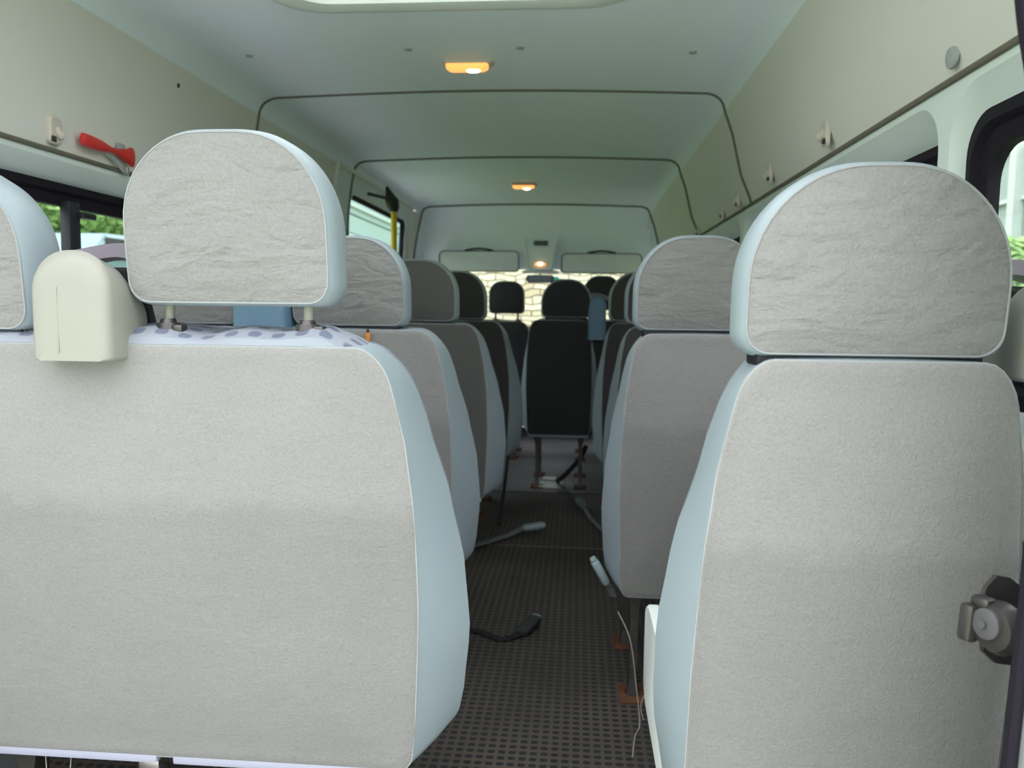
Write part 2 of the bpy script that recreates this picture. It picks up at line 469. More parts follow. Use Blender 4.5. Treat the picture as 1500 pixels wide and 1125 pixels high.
def make_headrest(root, cx, z0, z1, hw, depth=.11, posts=True, fab=None, vin=None, zseat=.984, rt=.125, postdx=.075, y0=-.012, lean=.10, wm=1.0):
    fab = fab or M_fleece_w; vin = vin or M_vinyl
    def ol(g, y, rtt):
        pts = rrect(hw + g, z0 - g * .6, z1 + g, rtt, .030, n=22, ns=10, pw=2.15)
        out = []
        for x, z in pts:
            t = (z - z0) / (z1 - z0)
            x *= 1 - .05 * max(0, t) ** 2 - .025 * (1 - min(1, max(0, t))) ** 2
            cz = .006 * (1 - (x / hw) ** 2)
            out.append(Vector((cx + x, y0 + y + (z1 - z) * lean, z + (cz if t > .6 else 0))))
        return out
    f = ol(0, 0, rt)
    bm = bmesh.new()
    rings = [scaled(f, s, -.014 * (1 - s ** 2.5)) for s in (.03, .25, .5, .7, .85, .95)] + [f]
    vr = loft(bm, rings); bm.faces.new(vr[0][::-1])
    head = obj('headrest', bm, fab, root)
    bm = bmesh.new()
    rr = [f, ol(.005, .006, rt + .005), ol(.009, .03, rt + .008), ol(.009, .06, rt + .008), ol(.002, depth - .02, rt + .003), ol(-.012, depth, rt - .01)]
    rr.append(scaled(rr[-1], .6, .006))
    loft(bm, rr, cap1=True)
    obj('headrest_rim', bm, vin, head)
    bm = bmesh.new(); add_tube(bm, [p for p in ol(.0008, 0, rt)][::2], .0013, 6, closed=True)
    obj('piping', bm, M_piping if vin is M_vinyl else vin, head)
    if z0 < 1.0 and z0 < zseat + .004:
        bm = bmesh.new(); add_box(bm, (cx - hw * .88, y0 + .030, .956), (cx + hw * .88, y0 + .090, z0 + .008), .004)  # black box standing in for the shadow below a lowered headrest
        obj('headrest_gap_shade', bm, M_black, head)
    for s in (-1, 1):
        bm = bmesh.new(); add_cyl(bm, (cx + s * postdx, y0 + .05, zseat - .02), (cx + s * postdx, y0 + .06, z0 + .03), .0075, .0065, 12)
        obj('headrest_post', bm, M_cream if vin is M_vinyl else M_steel, head)
        if posts:
            bm = bmesh.new()
            add_cyl(bm, (cx + s * postdx, y0 + .05, zseat - .01), (cx + s * postdx, y0 + .05, zseat + .012), .019, .016, 16)
            add_cyl(bm, (cx + s * postdx, y0 + .05, zseat + .012), (cx + s * postdx, y0 + .05, zseat + .018), .012, .010, 16)
            add_box(bm, (cx + s * postdx + .012, y0 + .035, zseat - .004), (cx + s * postdx + .027, y0 + .055, zseat + .010), .003)
            obj('post_sleeve', bm, M_steel, head)
    return head

def make_tower(root, cx, z0, z1, w, y0, d, m):
    """moulded seat belt tower: rounded top face, narrowing forward"""
    hw = w / 2
    def ol(g, y, dz, sh=0):
        pts = rrect(hw + g, z0, z1 + g + dz, min(hw + g, .052), .006, n=8, ns=5, pw=2.0)
        return [Vector((cx + x + sh, y, z)) for x, z in pts]
    bm = bmesh.new()
    r0 = ol(-.010, y0 - .004, -.006)
    rings = [scaled(r0, .3, -.001), scaled(r0, .7, 0), r0, ol(-.003, y0 + .001, -.001), ol(0, y0 + .008, 0), ol(0, y0 + d * .5, -.012), ol(-.004, y0 + d, -.04)]
    loft(bm, rings, cap0=True, cap1=True)
    t = obj('belt_tower', bm, m, root)
    bm = bmesh.new(); add_box(bm, (cx - hw * .28, y0 - .0052, z0 + .01), (cx - hw * .28 + .0015, y0 - .003, z1 - .05))
    obj('mould_line', bm, m, t)
    bm = bmesh.new()
    g = [Vector((cx + (x), y, z)) for x, y, z in ((-hw - .02, y0 + d + .035, z1 - .005), (0, y0 + d + .05, z1 + .008), (hw + .03, y0 + d + .035, z1 - .018))]
    add_tube(bm, smooth_path(g), .02, 10, flat=(.03, .012))
    obj('belt_guide', bm, M_mauve, t)
    bm = bmesh.new()
    add_tube(bm, [(cx + .01, y0 + d + .02, z1 - .02), (cx + .01, y0 + d + .06, z1 - .12), (cx + .02, y0 + d + .08, z0 - .02)], .02, 8, flat=(.024, .008))
    obj('belt_webbing', bm, M_web, t)
    return t

def make_base(root, cx, hw, zc=.46, legs=None, valance=False):
    y0, y1 = .135, .60
    bm = bmesh.new()
    rings = []
    for z, g in ((.36, -.03), (.375, -.008), (.41, .002), (.45, 0), (zc, -.02), (zc + .012, -.05)):
        pts = rrect(hw + g, y0 - (0 if g > -.02 else g), y1 + g, .06, .03, n=6, ns=5)
        rings.append([Vector((cx + x, y, z)) for x, y in pts])
    loft(bm, rings, cap0=True, cap1=True)
    obj('seat_cushion', bm, M_dots, root)
    if valance:
        s = -1
        bm = bmesh.new()
        pts = rrect(.085, .28, .475, .05, .03, n=6, ns=5)
        rr = []
        for xx, g in ((hw - .012, 0), (hw + .002, 0), (hw + .008, -.02)):
            rr.append([Vector((cx + s * xx, .40 + y * 2.2 * (1 + g * 4), z)) for y, z in pts])
        loft(bm, rr, cap0=True, cap1=True)
        obj('side_valance', bm, M_white, root)
    bm = bmesh.new(); add_box(bm, (cx - hw + .03, .12, .325), (cx + hw - .03, .56, .362), .006)
    obj('seat_frame', bm, M_steel, root)
    for lx in (legs or (-hw * .62, hw * .62)):
        for yy in (.125, .46):
            bm = bmesh.new()
            x = cx + lx
            r = [[Vector((x + a * w_, yy + b * d_, z)) for a, b in ((-1, -1), (1, -1), (1, 1), (-1, 1))] for z, w_, d_ in
                 ((.006, .015, .022), (.05, .010, .018), (.22, .010, .018), (.26, .013, .02), (.30, .022, .024))]
            loft(bm, r, cap0=True, cap1=True)
            lg = obj('leg', bm, M_steel, root, smooth=False)
            bm = bmesh.new(); add_box(bm, (x - .035, yy - .05, .0), (x + .035, yy + .05, .008), .002)
            add_cyl(bm, (x + .024, yy, .008), (x + .024, yy, .016), .008)
            add_cyl(bm, (x - .024, yy, .008), (x - .024, yy, .016), .008)
            obj('foot_plate', bm, M_rust, lg)

def hem(back, cx, hw, y, z, gap=None):
    bm = bmesh.new()
    segs = [(-hw, hw)] if gap is None else [(-hw, gap - .013), (gap + .013, hw)]
    for a, b in segs: add_box(bm, (cx + a, y - .006, z - .012), (cx + b, y + .010, z + .004), .003)
    return obj('hem', bm, M_hem, back)

# --- row one, left: the bench nearest the camera
def bench(name, label, x, y, cx_rel, hw, heads, tower_x, tower_m, tower_w, tower_z, hz, hem_gap=None, towery=-.04):
    root = thing(name, label, 'bus seat', (x, y, 0), 'double bench seats left of the aisle')
    b = make_backrest(root, cx_rel, hw, dots=hem_gap is not None, zb=.312 if hem_gap is not None else .30)
    hem(b, cx_rel, hw - .085, .083, .312 if hem_gap is not None else .302, hem_gap)
    for i_, hx in enumerate(heads): make_headrest(root, hx, hz[0] - (.04 if hem_gap is not None and i_ else 0), hz[1] - (.04 if hem_gap is not None and i_ else 0), .1445, rt=hz[2], postdx=.103 if hem_gap is not None else .075)
    make_tower(root, tower_x, tower_z[0], tower_z[1], tower_w, towery, .10, tower_m)
    make_base(root, cx_rel, hw - .065)
    return root

L1 = bench('bench_seat', 'near double bench seat with grey fleece back, cream belt tower between two raised headrests', -.64, 1.07,
           .002, .472, (.153, -.288), -.047, M_cream, .114, (.944, 1.094), (1.026, 1.247, .118), hem_gap=.0)
# steel bracket under the near bench
bm = bmesh.new()
add_box(bm, (-.05, .09, .265), (-.015, .125, .312), .003); add_box(bm, (-.045, .10, .22), (.06, .13, .272), .004)
add_cyl(bm, (-.03, .085, .262), (.05, .085, .262), .014); add_cyl(bm, (.055, .08, .262), (.085, .08, .262), .018)
add_cyl(bm, (.02, .11, .27), (.02, .11, .20), .012)
obj('recliner_bracket', bm, M_bright, L1)

L2 = bench('bench_seat', 'second double bench seat on the left, with a blue belt tower between headrests', -.735, 1.98,
           0, .473, (.152, -.278), -.065, M_blueplastic, .135, (.94, 1.08), (.978, 1.187, .115))
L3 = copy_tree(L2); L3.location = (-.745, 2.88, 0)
L3['label'] = 'third double bench seat from the rear on the left, its grey fleece darkened for shade'
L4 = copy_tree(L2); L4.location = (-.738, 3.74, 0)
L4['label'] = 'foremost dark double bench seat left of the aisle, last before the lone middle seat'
bm = bmesh.new(); add_box(bm, (-.006, -.004, 0), (.006, 0, .022), .001); add_tube(bm, [(0, -.002, .022), (0, -.002, .032)], [.005, .001], 6, mi=1)
t_ = obj('label_tag', bm, [M_orange, M_black], None, loc=(-.528, 1.972, .938))
tag(t_, 'tiny orange tag with a dark tip on top edge of the second left bench back', 'tag')

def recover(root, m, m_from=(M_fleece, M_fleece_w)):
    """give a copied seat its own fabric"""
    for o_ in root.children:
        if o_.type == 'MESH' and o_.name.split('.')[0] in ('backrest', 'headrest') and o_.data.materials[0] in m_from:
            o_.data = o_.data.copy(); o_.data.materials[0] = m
recover(L3, M_fleece_sh); recover(L4, M_fleece_sh2)
# --- right side singles
def single(name, label, x, y, hx, hw=.215, hz=(.978, 1.187, .118), hhw=.147, tower=None, legx=None, fab=None, vin=None, cat_group='single seats right of the aisle', k=.68, headfab=None, zb=.285, bhw=None, valance=False, ft=None):
    root = thing(name, label, 'bus seat', (x, y, 0), cat_group)
    make_backrest(root, 0, hw, dots=False, k=k, ft=ft, fab=fab, vin=vin, zb=zb)
    make_headrest(root, hx, hz[0], hz[1], hhw, rt=hz[2], fab=headfab, vin=vin)
    if tower: make_tower(root, *tower)
    make_base(root, 0, hw - .04 if bhw is None else bhw, legs=legx, valance=valance)
    return root
R1 = single('single_seat', 'nearest single seat on the right, by the metal door latch', .345, .945, -.006,
            tower=(.222, .942, 1.075, .10, .03, .10, M_cream), hz=(.973, 1.178, .128), hhw=.146, zb=.26, valance=True, bhw=.198, hw=.228, k=1.0, ft=E_SINGLE)
R2 = single('single_seat', 'second single seat from the rear on the right, standing on a rusty steel leg', .285, 1.935, .0,
            tower=(.225, .94, 1.07, .10, .03, .10, M_blueplastic), legx=(-.125, .13))
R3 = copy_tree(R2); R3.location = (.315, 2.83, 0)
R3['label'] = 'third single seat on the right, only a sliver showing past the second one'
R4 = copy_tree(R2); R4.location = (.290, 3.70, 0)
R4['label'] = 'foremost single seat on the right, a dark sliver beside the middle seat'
recover(R3, M_fleece_sh2); recover(R4, M_fleece_sh2)
S5 = single('single_seat', 'dark middle seat at the end of the aisle with light edge along its bottom', -.105, 4.42, .035,
            tower=(.205, .86, 1.10, .10, .0, .10, M_blueplastic), hw=.222, hhw=.134, hz=(.985, 1.178, .118), legx=(-.12, .13), fab=M_frontsh, headfab=M_frontsh, k=.62, cat_group='front seats', zb=.31)
del S5['group']
hem([c for c in S5.children if c.name.startswith('backrest')][0], 0, .17, .083, .312)

# --- cab seats
cabp = thing('passenger_bench', 'dark front passenger bench with square headrest before the bright windscreen', 'car seat', (-.68, 5.28, 0))
make_backrest(cabp, 0, .42, dots=False, fab=M_frontsh, vin=M_charv, zt=.94, k=.8)
for hx in (.20, -.20): make_headrest(cabp, hx, 1.0, 1.195, .113, fab=M_frontsh, vin=M_charv, rt=.075, zseat=.945)
make_base(cabp, 0, .40)
drv = thing('driver_seat', 'dark driver seat on the right, its headrest behind the middle seat headrest', 'car seat', (.16, 5.28, 0))
make_backrest(drv, 0, .235, dots=False, fab=M_frontsh, vin=M_charv, zt=.95, k=.8)
make_headrest(drv, -.01, 1.03, 1.235, .115, fab=M_frontsh, vin=M_charv, rt=.09, zseat=.955)
make_base(drv, 0, .215)

# ------------------------------------------------------------------ shell of the van
XL, XR = -1.22, .60
ZT_L, ZT_R = 1.375, 1.40
Y0, Y1 = .72, 6.05

def add_panel(bm, xf, y0, y1, z0, z1, hole, mi=0, reveal=None):
    """wall bay in the y-z plane with a rounded opening; reveal = list of (inset_y, inset_z, dx) loops running outward"""
    hy0, hy1, hz0, hz1, r = hole
    cy, cz = (hy0 + hy1) / 2, (hz0 + hz1) / 2
    pts = rrect((hy1 - hy0) / 2, hz0, hz1, r, r, n=8, ns=10)
    H0 = [Vector((cy + a, b)) for a, b in pts]
    def proj(p):
        d = p - Vector((cy, cz)); s = 1e9
        if d.x > 1e-9: s = min(s, (y1 - cy) / d.x)
        if d.x < -1e-9: s = min(s, (y0 - cy) / d.x)
        if d.y > 1e-9: s = min(s, (z1 - cz) / d.y)
        if d.y < -1e-9: s = min(s, (z0 - cz) / d.y)
        return Vector((cy, cz)) + d * s
    O = [proj(p) for p in H0]
    # snap nearest outline points onto the four outer corners
    for c in ((y0, z0), (y1, z0), (y1, z1), (y0, z1)):
        c = Vector(c); k = min(range(len(O)), key=lambda i: (O[i] - c).length); O[k] = c
    rings = []
    for s in (0, .25, .5, .75, 1):
        rings.append([Vector((xf(q.y), q.x, q.y)) for q in (o_.lerp(h_, s) for o_, h_ in zip(O, H0))])
    loft(bm, rings, mi)
    loops = []
    for iy, iz, dx in (reveal or []):
        ww = (hy1 - hy0) / 2 - iy
        rr_ = max(.02, r - max(iy, iz) * .5)
        pl = rrect(ww, hz0 + iz, hz1 - iz, rr_, rr_, n=8, ns=10)
        loops.append([Vector((xf(b) + dx, cy + a, b)) for a, b in pl])
    return rings[-1], loops

def window(n, xf, hole, loops, sgn, glass=M_glass, black=3):
    """glazed unit: black surround between two loops and a pane"""
    bm = bmesh.new()
    outer, inner = loops
    outs = [p + Vector((sgn * .02, 0, 0)) for p in outer]
    mid = [a.lerp(b, .35) + Vector((-sgn * .006, 0, 0)) for a, b in zip(outer, inner)]
    mid2 = [a.lerp(b, .5) + Vector((sgn * .004, 0, 0)) for a, b in zip(outer, inner)]
    inn2 = [p + Vector((sgn * .02, 0, 0)) for p in inner]
    loft(bm, [outs, outer, mid, mid2, inner, inn2])
    w = bpy.data.objects.new('window_%d' % n, None); C.objects.link(w); w['kind'] = 'structure'
    obj('frame', bm, M_blackrub, w)
    bm = bmesh.new()
    vs_ = [bm.verts.new(p + Vector((sgn * .012, 0, 0))) for p in inner]
    bm.faces.new(vs_)
    obj('pane', bm, glass, w, smooth=False)
    return w

def lerp_lin(tab, t):
    for (a, x), (b, y) in zip(tab[:-1], tab[1:]):
        if t <= b: return x + (y - x) * max(0, t - a) / (b - a)
    return tab[-1][1]

def build_side(name, side):
    sg = 1 if side == 'R' else -1
    x0 = XR if side == 'R' else XL
    zt = ZT_R if side == 'R' else ZT_L
    xf = (lambda z: x0 if z <= zt else (x0 if side == 'R' else lerp_lin([(1.375, -1.22), (1.395, -1.216), (1.50, -1.212), (1.64, -1.195), (1.72, -1.180)], z)))
    bm = bmesh.new()
    if side == 'R':
        bays = [(Y0, 1.41, .80, 1.392), (1.41, 3.07, 1.432, 3.04), (3.07, 4.02, 3.10, 3.97)]
        last = 4.02
    else:
        bays = [(Y0, 2.475, .80, 2.40), (2.475, 3.86, 2.55, 3.78)]
        last = 3.86
    rv = [(.012, .018, sg * .012), (.030, .052, sg * .052)]
    n = 1 if side == 'R' else 4
    for a, b, h0, h1 in bays:
        first = side == 'R' and a == Y0
        rv = [(.008, .012, sg * .008), (.014, .045, sg * .022)] if first else [(.012, .014, sg * .012), (.030, .040 if side == 'L' else .052, sg * .052)]
        gx = .030 if first else .058
        gi = .070 if first else .085
        hole = (h0, h1, .84, zt - .018, .09)
        edge, loops = add_panel(bm, xf, a, b, .0, zt, hole, 0, rv)
        loft(bm, [edge] + loops)
        inner = []
        ww = (h1 - h0) / 2 - gi
        pl = rrect(ww, .84 + .11, zt - .018 - (.094 if side == 'L' else .105), .055, .055, n=8, ns=10)
        inner = [Vector((x0 + sg * gx, (h0 + h1) / 2 + p, q)) for p, q in pl]
        window(n, xf, hole, (loops[-1], inner), sg)
        n += 1
    # forward plain bay, with the cab window
    if side == 'R':
        hole = (5.35, 6.0, .95, 1.33, .08)
        edge, loops = add_panel(bm, xf, last, Y1, 0, zt, hole, 0, [(.01, .01, sg * .02)])
    else:
        # sliding door bay: taller glass
        hole = (4.16, 5.50, .86, 1.622, .07)
        edge, loops = add_panel(bm, xf, 3.86, 5.58, 0, 1.72, hole, 0, [(.003, .003, sg * .008)])
        loft(bm, [edge] + loops)
        pl = rrect((5.50 - 4.16) / 2 - .016, .89, 1.602, .055, .055, n=8, ns=10)
        inner = [Vector((xf(q) + sg * .016, (5.50 + 4.16) / 2 + p, q)) for p, q in pl]
        window(n, xf, hole, (loops[-1], inner), sg, M_glassr)
        n += 1
        hole = (5.68, 6.0, .95, 1.33, .08)
        edge, loops = add_panel(bm, xf, 5.58, Y1, 0, zt, hole, 0, [(.01, .01, sg * .02)])
    loft(bm, [edge] + loops)
    bw = bmesh.new(); bw.faces.new([bw.verts.new(p + Vector((sg * .005, 0, 0))) for p in loops[-1]])
    w = struct('window_%d' % n, bw, M_glass)
    lower = struct(name, bm, M_wallc, smooth=True)
    # dark carpet lining of the lower wall
    bm = bmesh.new(); add_box(bm, (min(x0, x0 - sg * .006), Y0, 0), (max(x0, x0 - sg * .006), Y1, .72), .002)
    obj('lower_lining', bm, M_wallow, lower, smooth=False)
    return lower, xf

wallR, xfR = build_side('wall_right', 'R')
wallL, xfL = build_side('wall_left', 'L')

def roof_profile(y):
    """inner section of upper walls and ceiling, left to right"""
    L = [(XL, ZT_L), (XL + .004, ZT_L + .02), (-1.212, 1.50), (-1.195, 1.64), (-1.180, 1.72)]
    R = [(.495, 1.72), (.525, 1.64), (.560, 1.50), (XR - .005, ZT_R + .02), (XR, ZT_R)]
    def corner(p0, c, p1):
        return [((1 - t) ** 2 * p0[0] + 2 * t * (1 - t) * c[0] + t * t * p1[0], (1 - t) ** 2 * p0[1] + 2 * t * (1 - t) * c[1] + t * t * p1[1]) for t in [i / 8 for i in range(1, 9)]]
    out = L + corner(L[-1], (-1.172, 1.772), (-1.11, 1.780))
    for i in range(1, 12):
        t = i / 12; out.append((-1.11 + t * 1.54, 1.780 + .018 * math.sin(math.pi * t)))
    out += [(.43, 1.780)] + corner((.43, 1.780), (.487, 1.772), R[0]) + R[1:]
    f = 0 if y < 4.6 else (y - 4.6) / 1.4
    f2 = max(0, (y - 5.55) / .45)
    zc = 1.375
    return [(x + (.045 * f2 * min(1, (z - zc) / .3) if x < -.9 else 0), zc + (z - zc) * (1 - .055 * f * f)) for x, z in out]
NW = 5          # leading/trailing profile points that belong to the upper walls

def skin(name, ys, sel, m, filt=None, parent=None):
    bm = bmesh.new(); rows = []
    for y in ys:
        P = roof_profile(y); P = [P[i] for i in sel(len(P))]
        rows.append([bm.verts.new((x, y, z)) for x, z in P])
    for a, b in zip(rows[:-1], rows[1:]):
        for k in range(len(a) - 1):
            if filt and filt(a[k].co, b[k + 1].co): continue
            bm.faces.new((a[k], a[k + 1], b[k + 1], b[k]))
    bmesh.ops.delete(bm, geom=[v for v in bm.verts if not v.link_faces], context='VERTS')
    return struct(name, bm, m, parent, smooth=True)
ys = [Y0 + .0, 1.2, 1.8, 2.4, 2.9, 3.4, 3.86, 4.12, 4.6, 5.0, 5.4, 5.58, 5.7, 5.85]
cl = skin('upper_lining', ys, lambda n: list(range(0, NW)), M_wallup, lambda a, b: a.y > 3.8 and a.y < 5.57 and a.z < 1.68, wallL)
cr = skin('upper_lining', ys, lambda n: list(range(n - NW, n)), M_wallup, None, wallR)

bm = bmesh.new(); fp = []
for z in [.80 + .92 * i / 12 for i in range(13)]: fp.append((xfL(z) + .003, 3.86, z))
for i in range(1, 9): fp.append((xfL(1.72) + .003, 3.86 + 1.72 * i / 8, 1.722))
for z in [1.72 - .92 * i / 12 for i in range(1, 13)]: fp.append((xfL(z) + .003, 5.58, z))
add_tube(bm, fp, .011, 8, flat=(.013, .010)); obj('door_frame', bm, M_wallup, wallL)

# ceiling with the roof hatch opening cut out
hx0, hx1, hy0, hy1 = -.74, .08, 1.25, 2.06
bm = bmesh.new(); rows = []
ysc = [Y0, hy0] + [hy1, 2.4, 2.9, 3.5, 4.12, 4.6, 5.0, 5.4, 5.7, 5.85]
def ceil_pts(y):
    P = roof_profile(y); P = P[NW - 1:len(P) - NW + 1]
    # insert hatch edges
    def zat(x):
        for (a, b), (c, d) in zip(P[:-1], P[1:]):
            if a <= x <= c: return b + (d - b) * (x - a) / (c - a)
        return 1.79
    keep = [p for p in P if min(abs(p[0] - hx0), abs(p[0] - hx1)) > .03]
    keep += [(hx0, zat(hx0)), (hx1, zat(hx1))]
    return sorted(keep)
for y in ysc: rows.append([bm.verts.new((x, y, z)) for x, z in ceil_pts(y)])
for a, b in zip(rows[:-1], rows[1:]):
    for k in range(len(a) - 1):
        xm = (a[k].co.x + a[k + 1].co.x) / 2; ym = (a[k].co.y + b[k].co.y) / 2
        if hx0 < xm < hx1 and hy0 < ym < hy1: continue
        bm.faces.new((a[k], a[k + 1], b[k + 1], b[k]))
ceiling = struct('ceiling', bm, M_head, smooth=True)
# front headliner falling to the windscreen header
bm = bmesh.new()
P0 = roof_profile(5.85)
fr = []
for y, dz, z1_ in ((5.85, 0, None), (5.93, .05, None), (5.99, .14, None), (6.03, .26, None), (6.05, .37, None), (6.07, .44, None)):
    fr.append([Vector((x * (1 - dz * .06) - .31 * dz * .06, y, z if dz == 0 else min(z, 1.765 - dz))) for x, z in P0])
rows = [[bm.verts.new(p) for p in r] for r in fr]
for a, b in zip(rows[:-1], rows[1:]):
    for k in range(len(a) - 1): bm.faces.new((a[k], a[k + 1], b[k + 1], b[k]))
obj('front_headliner', bm, M_head, ceiling)

# roof hatch
hatch = thing('roof_hatch', 'pale rounded rim of the roof hatch overhead above the near seats', 'roof hatch', ((hx0 + hx1) / 2, (hy0 + hy1) / 2, 1.79))
def hloop(g, z, r=.11):
    return [Vector((x, y - .0, z)) for x, y in rrect((hx1 - hx0) / 2 + g, -(hy1 - hy0) / 2 - g, (hy1 - hy0) / 2 + g, r, r, n=8, ns=6)]
bm = bmesh.new()
loft(bm, [hloop(.055, .004, .13), hloop(.045, -.008, .13), hloop(.015, -.014, .12), hloop(-.012, -.006, .10), hloop(-.025, .02, .09), hloop(-.03, .07, .09)])
obj('rim', bm, M_white, hatch)
bm = bmesh.new(); bm.faces.new([bm.verts.new(p) for p in hloop(-.03, .07, .09)])
M_hpane = glass_mat('hatch_glass', (.80, .82, .80)); obj('pane', bm, M_hpane, hatch, smooth=False)

# roof seams (rubber beads) running across ceiling and down the walls
def seam(n, y, r=.007):
    P = roof_profile(y); pts = []
    cx, cz = -.33, 1.2
    for x, z in P:
        d = Vector((cx - x, cz - z)).normalized()
        pts.append((x + d.x * .002, y + (.03 * (1.7 - z) if z < 1.7 else 0), z + d.y * .002))
    bm = bmesh.new(); add_tube(bm, pts, r, 8)
    return struct('trim_%d' % n, bm, M_seam, smooth=True)
for i, (y, r) in enumerate(((2.90, .0055), (4.13, .007), (5.80, .010))):
    seam(i + 1, y, r)
# long shadow-gap strips between upper lining and window surround
for i, (x, z) in enumerate(((XR - .002, ZT_R), (XL + .002, ZT_L))):
    bm = bmesh.new(); add_tube(bm, [(x, Y0, z), (x, 3.86 if i else 5.8, z)], .006, 8)
    struct('trim_%d' % (4 + i), bm, M_seamb, smooth=True)
# slider post and catch on the left window
w = bpy.data.objects['window_4']
bm = bmesh.new(); add_box(bm, (XL - .062, 1.895, .93), (XL - .035, 1.94, 1.275), .004); obj('slider_post', bm, M_black, w)
bm = bmesh.new(); add_box(bm, (XL - .045, 1.93, 1.236), (XL - .02, 1.985, 1.252), .004); obj('slider_catch', bm, M_black, w)

# rear door opening: body pillars with rubber seals
def rear_pillar(name, pts, xo, sg):
    bm = bmesh.new()
    a = [(p[0] + sg * .012, p[1]) for p in pts]
    for y in (.70, .76):
        pass
    f = [bm.verts.new((x, .70, z)) for x, z in a] + [bm.verts.new((xo, .70, a[-1][1])), bm.verts.new((xo, .70, a[0][1]))]
    fc = bm.faces.new(f)
    r = bmesh.ops.extrude_face_region(bm, geom=[fc])
    for v in r['geom']:
        if isinstance(v, bmesh.types.BMVert): v.co.y += .05
    o = struct(name, bm, M_wallc)
    bm = bmesh.new(); add_tube(bm, smooth_path([(x, .715, z) for x, z in pts], 4), .007, 8)
    obj('door_seal', bm, M_blackrub, o)
    bm = bmesh.new(); add_tube(bm, smooth_path([(x + sg * .012, .70, z) for x, z in pts], 4), .0035, 8)
    obj('door_seal', bm, M_blackrub, o)
    return o
sp = [(.30, 1.62), (.345, 1.40), (.360, 1.281), (.371, 1.226), (.384, 1.17), (.396, 1.11), (.402, 1.03), (.404, .963), (.398, .787), (.392, .613), (.385, .40), (.37, .0)]
rear_pillar('wall_rear_right', sp, .66, 1)
rear_pillar('wall_rear_left', [(-.62 - x - .34, z) for x, z in sp], -1.30, -1)

# floor
bm = bmesh.new(); add_box(bm, (XL - .02, .55, -.06), (XR + .02, 4.40, 0)); struct('floor', bm, M_floor)
bm = bmesh.new(); add_box(bm, (XL - .02, 4.40, -.06), (XR + .02, 6.9, -.0)); obj('front_floor', bm, M_floor2, bpy.data.objects['floor'], smooth=False)
bm = bmesh.new(); add_tube(bm, [(XL + .01, 3.385, .001), (XR - .01, 3.36, .001)], .004, 6, flat=(.006, .0015)); struct('trim_6', bm, mat('dull_floor_strip', (.14, .11, .08), .5))
bm = bmesh.new(); add_tube(bm, [(XL + .01, 4.40, .001), (XR - .01, 4.40, .001)], .004, 6, flat=(.008, .002)); struct('trim_7', bm, M_steel)
# body underside and outer roof skin keep daylight out of the joints
bm = bmesh.new(); add_box(bm, (XL - .12, .76, -.25), (XR + .12, 6.95, -.07)); obj('chassis', bm, M_dash, bpy.data.objects['floor'], smooth=False)

# front of the cab: windscreen, pillars, dashboard
bm = bmesh.new()
vs_ = [bm.verts.new(p) for p in ((-1.16, 6.09, 1.30), (.54, 6.09, 1.30), (.60, 6.90, .86), (-1.22, 6.90, .86))]
bm.faces.new(vs_); struct('window_9', bm, M_wsglass)
bm = bmesh.new()
for s, x0, x1 in ((-1, -1.16, -1.22), (1, .54, .60)):
    add_tube(bm, [(x0, 6.06, 1.37), (x0, 6.15, 1.29), (x1, 6.9, .86)], .035, 8)
struct('trim_8', bm, M_wallc, smooth=True)
bm = bmesh.new()
add_box(bm, (-1.22, 6.05, 0), (-1.235, 6.95, .9)); add_box(bm, (.60, 6.05, 0), (.615, 6.95, .9)); add_box(bm, (-1.22, 6.95, 0), (.60, 6.97, .88))
struct('wall_front', bm, M_dash)
bm = bmesh.new(); rings = []
for x in [-1.2 + i * .1 for i in range(18)] + [.58]:
    bump = .05 * math.exp(-((x - .15) / .25) ** 2)
    rings.append([Vector((x, y, z)) for y, z in ((6.25, .45), (6.20, .70), (6.27, .80 + bump), (6.45, .83 + bump * .5), (6.90, .84), (6.93, .5))])
loft(bm, rings, cap0=True, cap1=True)
tag(obj('dashboard', bm, M_dash), 'dark moulded dashboard under the bright windscreen', 'dashboard')

# sun visors
def visor(x0, x1, z0, z1, y, label):
    t = thing('sun_visor', label, 'sun visor', ((x0 + x1) / 2, y, z1), 'sun visors under the headliner')
    hw = (x1 - x0) / 2; h = z0 - z1
    bm = bmesh.new()
    pts = rrect(hw, h, 0, .035, .02, n=6, ns=6)
    rr = [[Vector((x * s, yy, z * s + h * (1 - s) * .5)) for x, z in pts] for s, yy in ((.94, -.012), (1, -.006), (1, .006), (.94, .012))]
    loft(bm, rr, cap0=True, cap1=True)
    p = obj('panel', bm, M_visor, t)
    bm = bmesh.new(); add_tube(bm, [Vector((x, -.008, z)) for x, z in pts if z > h * .9 or True][::1], .0045, 6, closed=True)
    obj('edge_binding', bm, M_seam, t)
    bm = bmesh.new(); add_tube(bm, smooth_path([(-hw * .35, -.004, .006), (0, -.004, .020), (hw * .35, -.004, .006)]), .007, 8)
    obj('hinge', bm, M_black, t)
    return t
visor(-1.055, -.455, 1.305, 1.455, 6.0, 'plain grey sun visor left of the overhead console')
v = visor(-.135, .455, 1.298, 1.44, 5.99, 'grey sun visor right of the overhead console, with a small white sticker')
bm = bmesh.new(); add_box(bm, (-.245, -.0165, -.072), (-.165, -.0145, -.018)); s_ = obj('sticker', bm, M_white, v, smooth=False)
for i in range(3):
    bm = bmesh.new(); add_box(bm, (-.238, -.0175, -.032 - i * .014), (-.195 + (i % 2) * .02, -.0164, -.028 - i * .014)); 
    obj('print_line', bm, M_visor, s_, smooth=False)

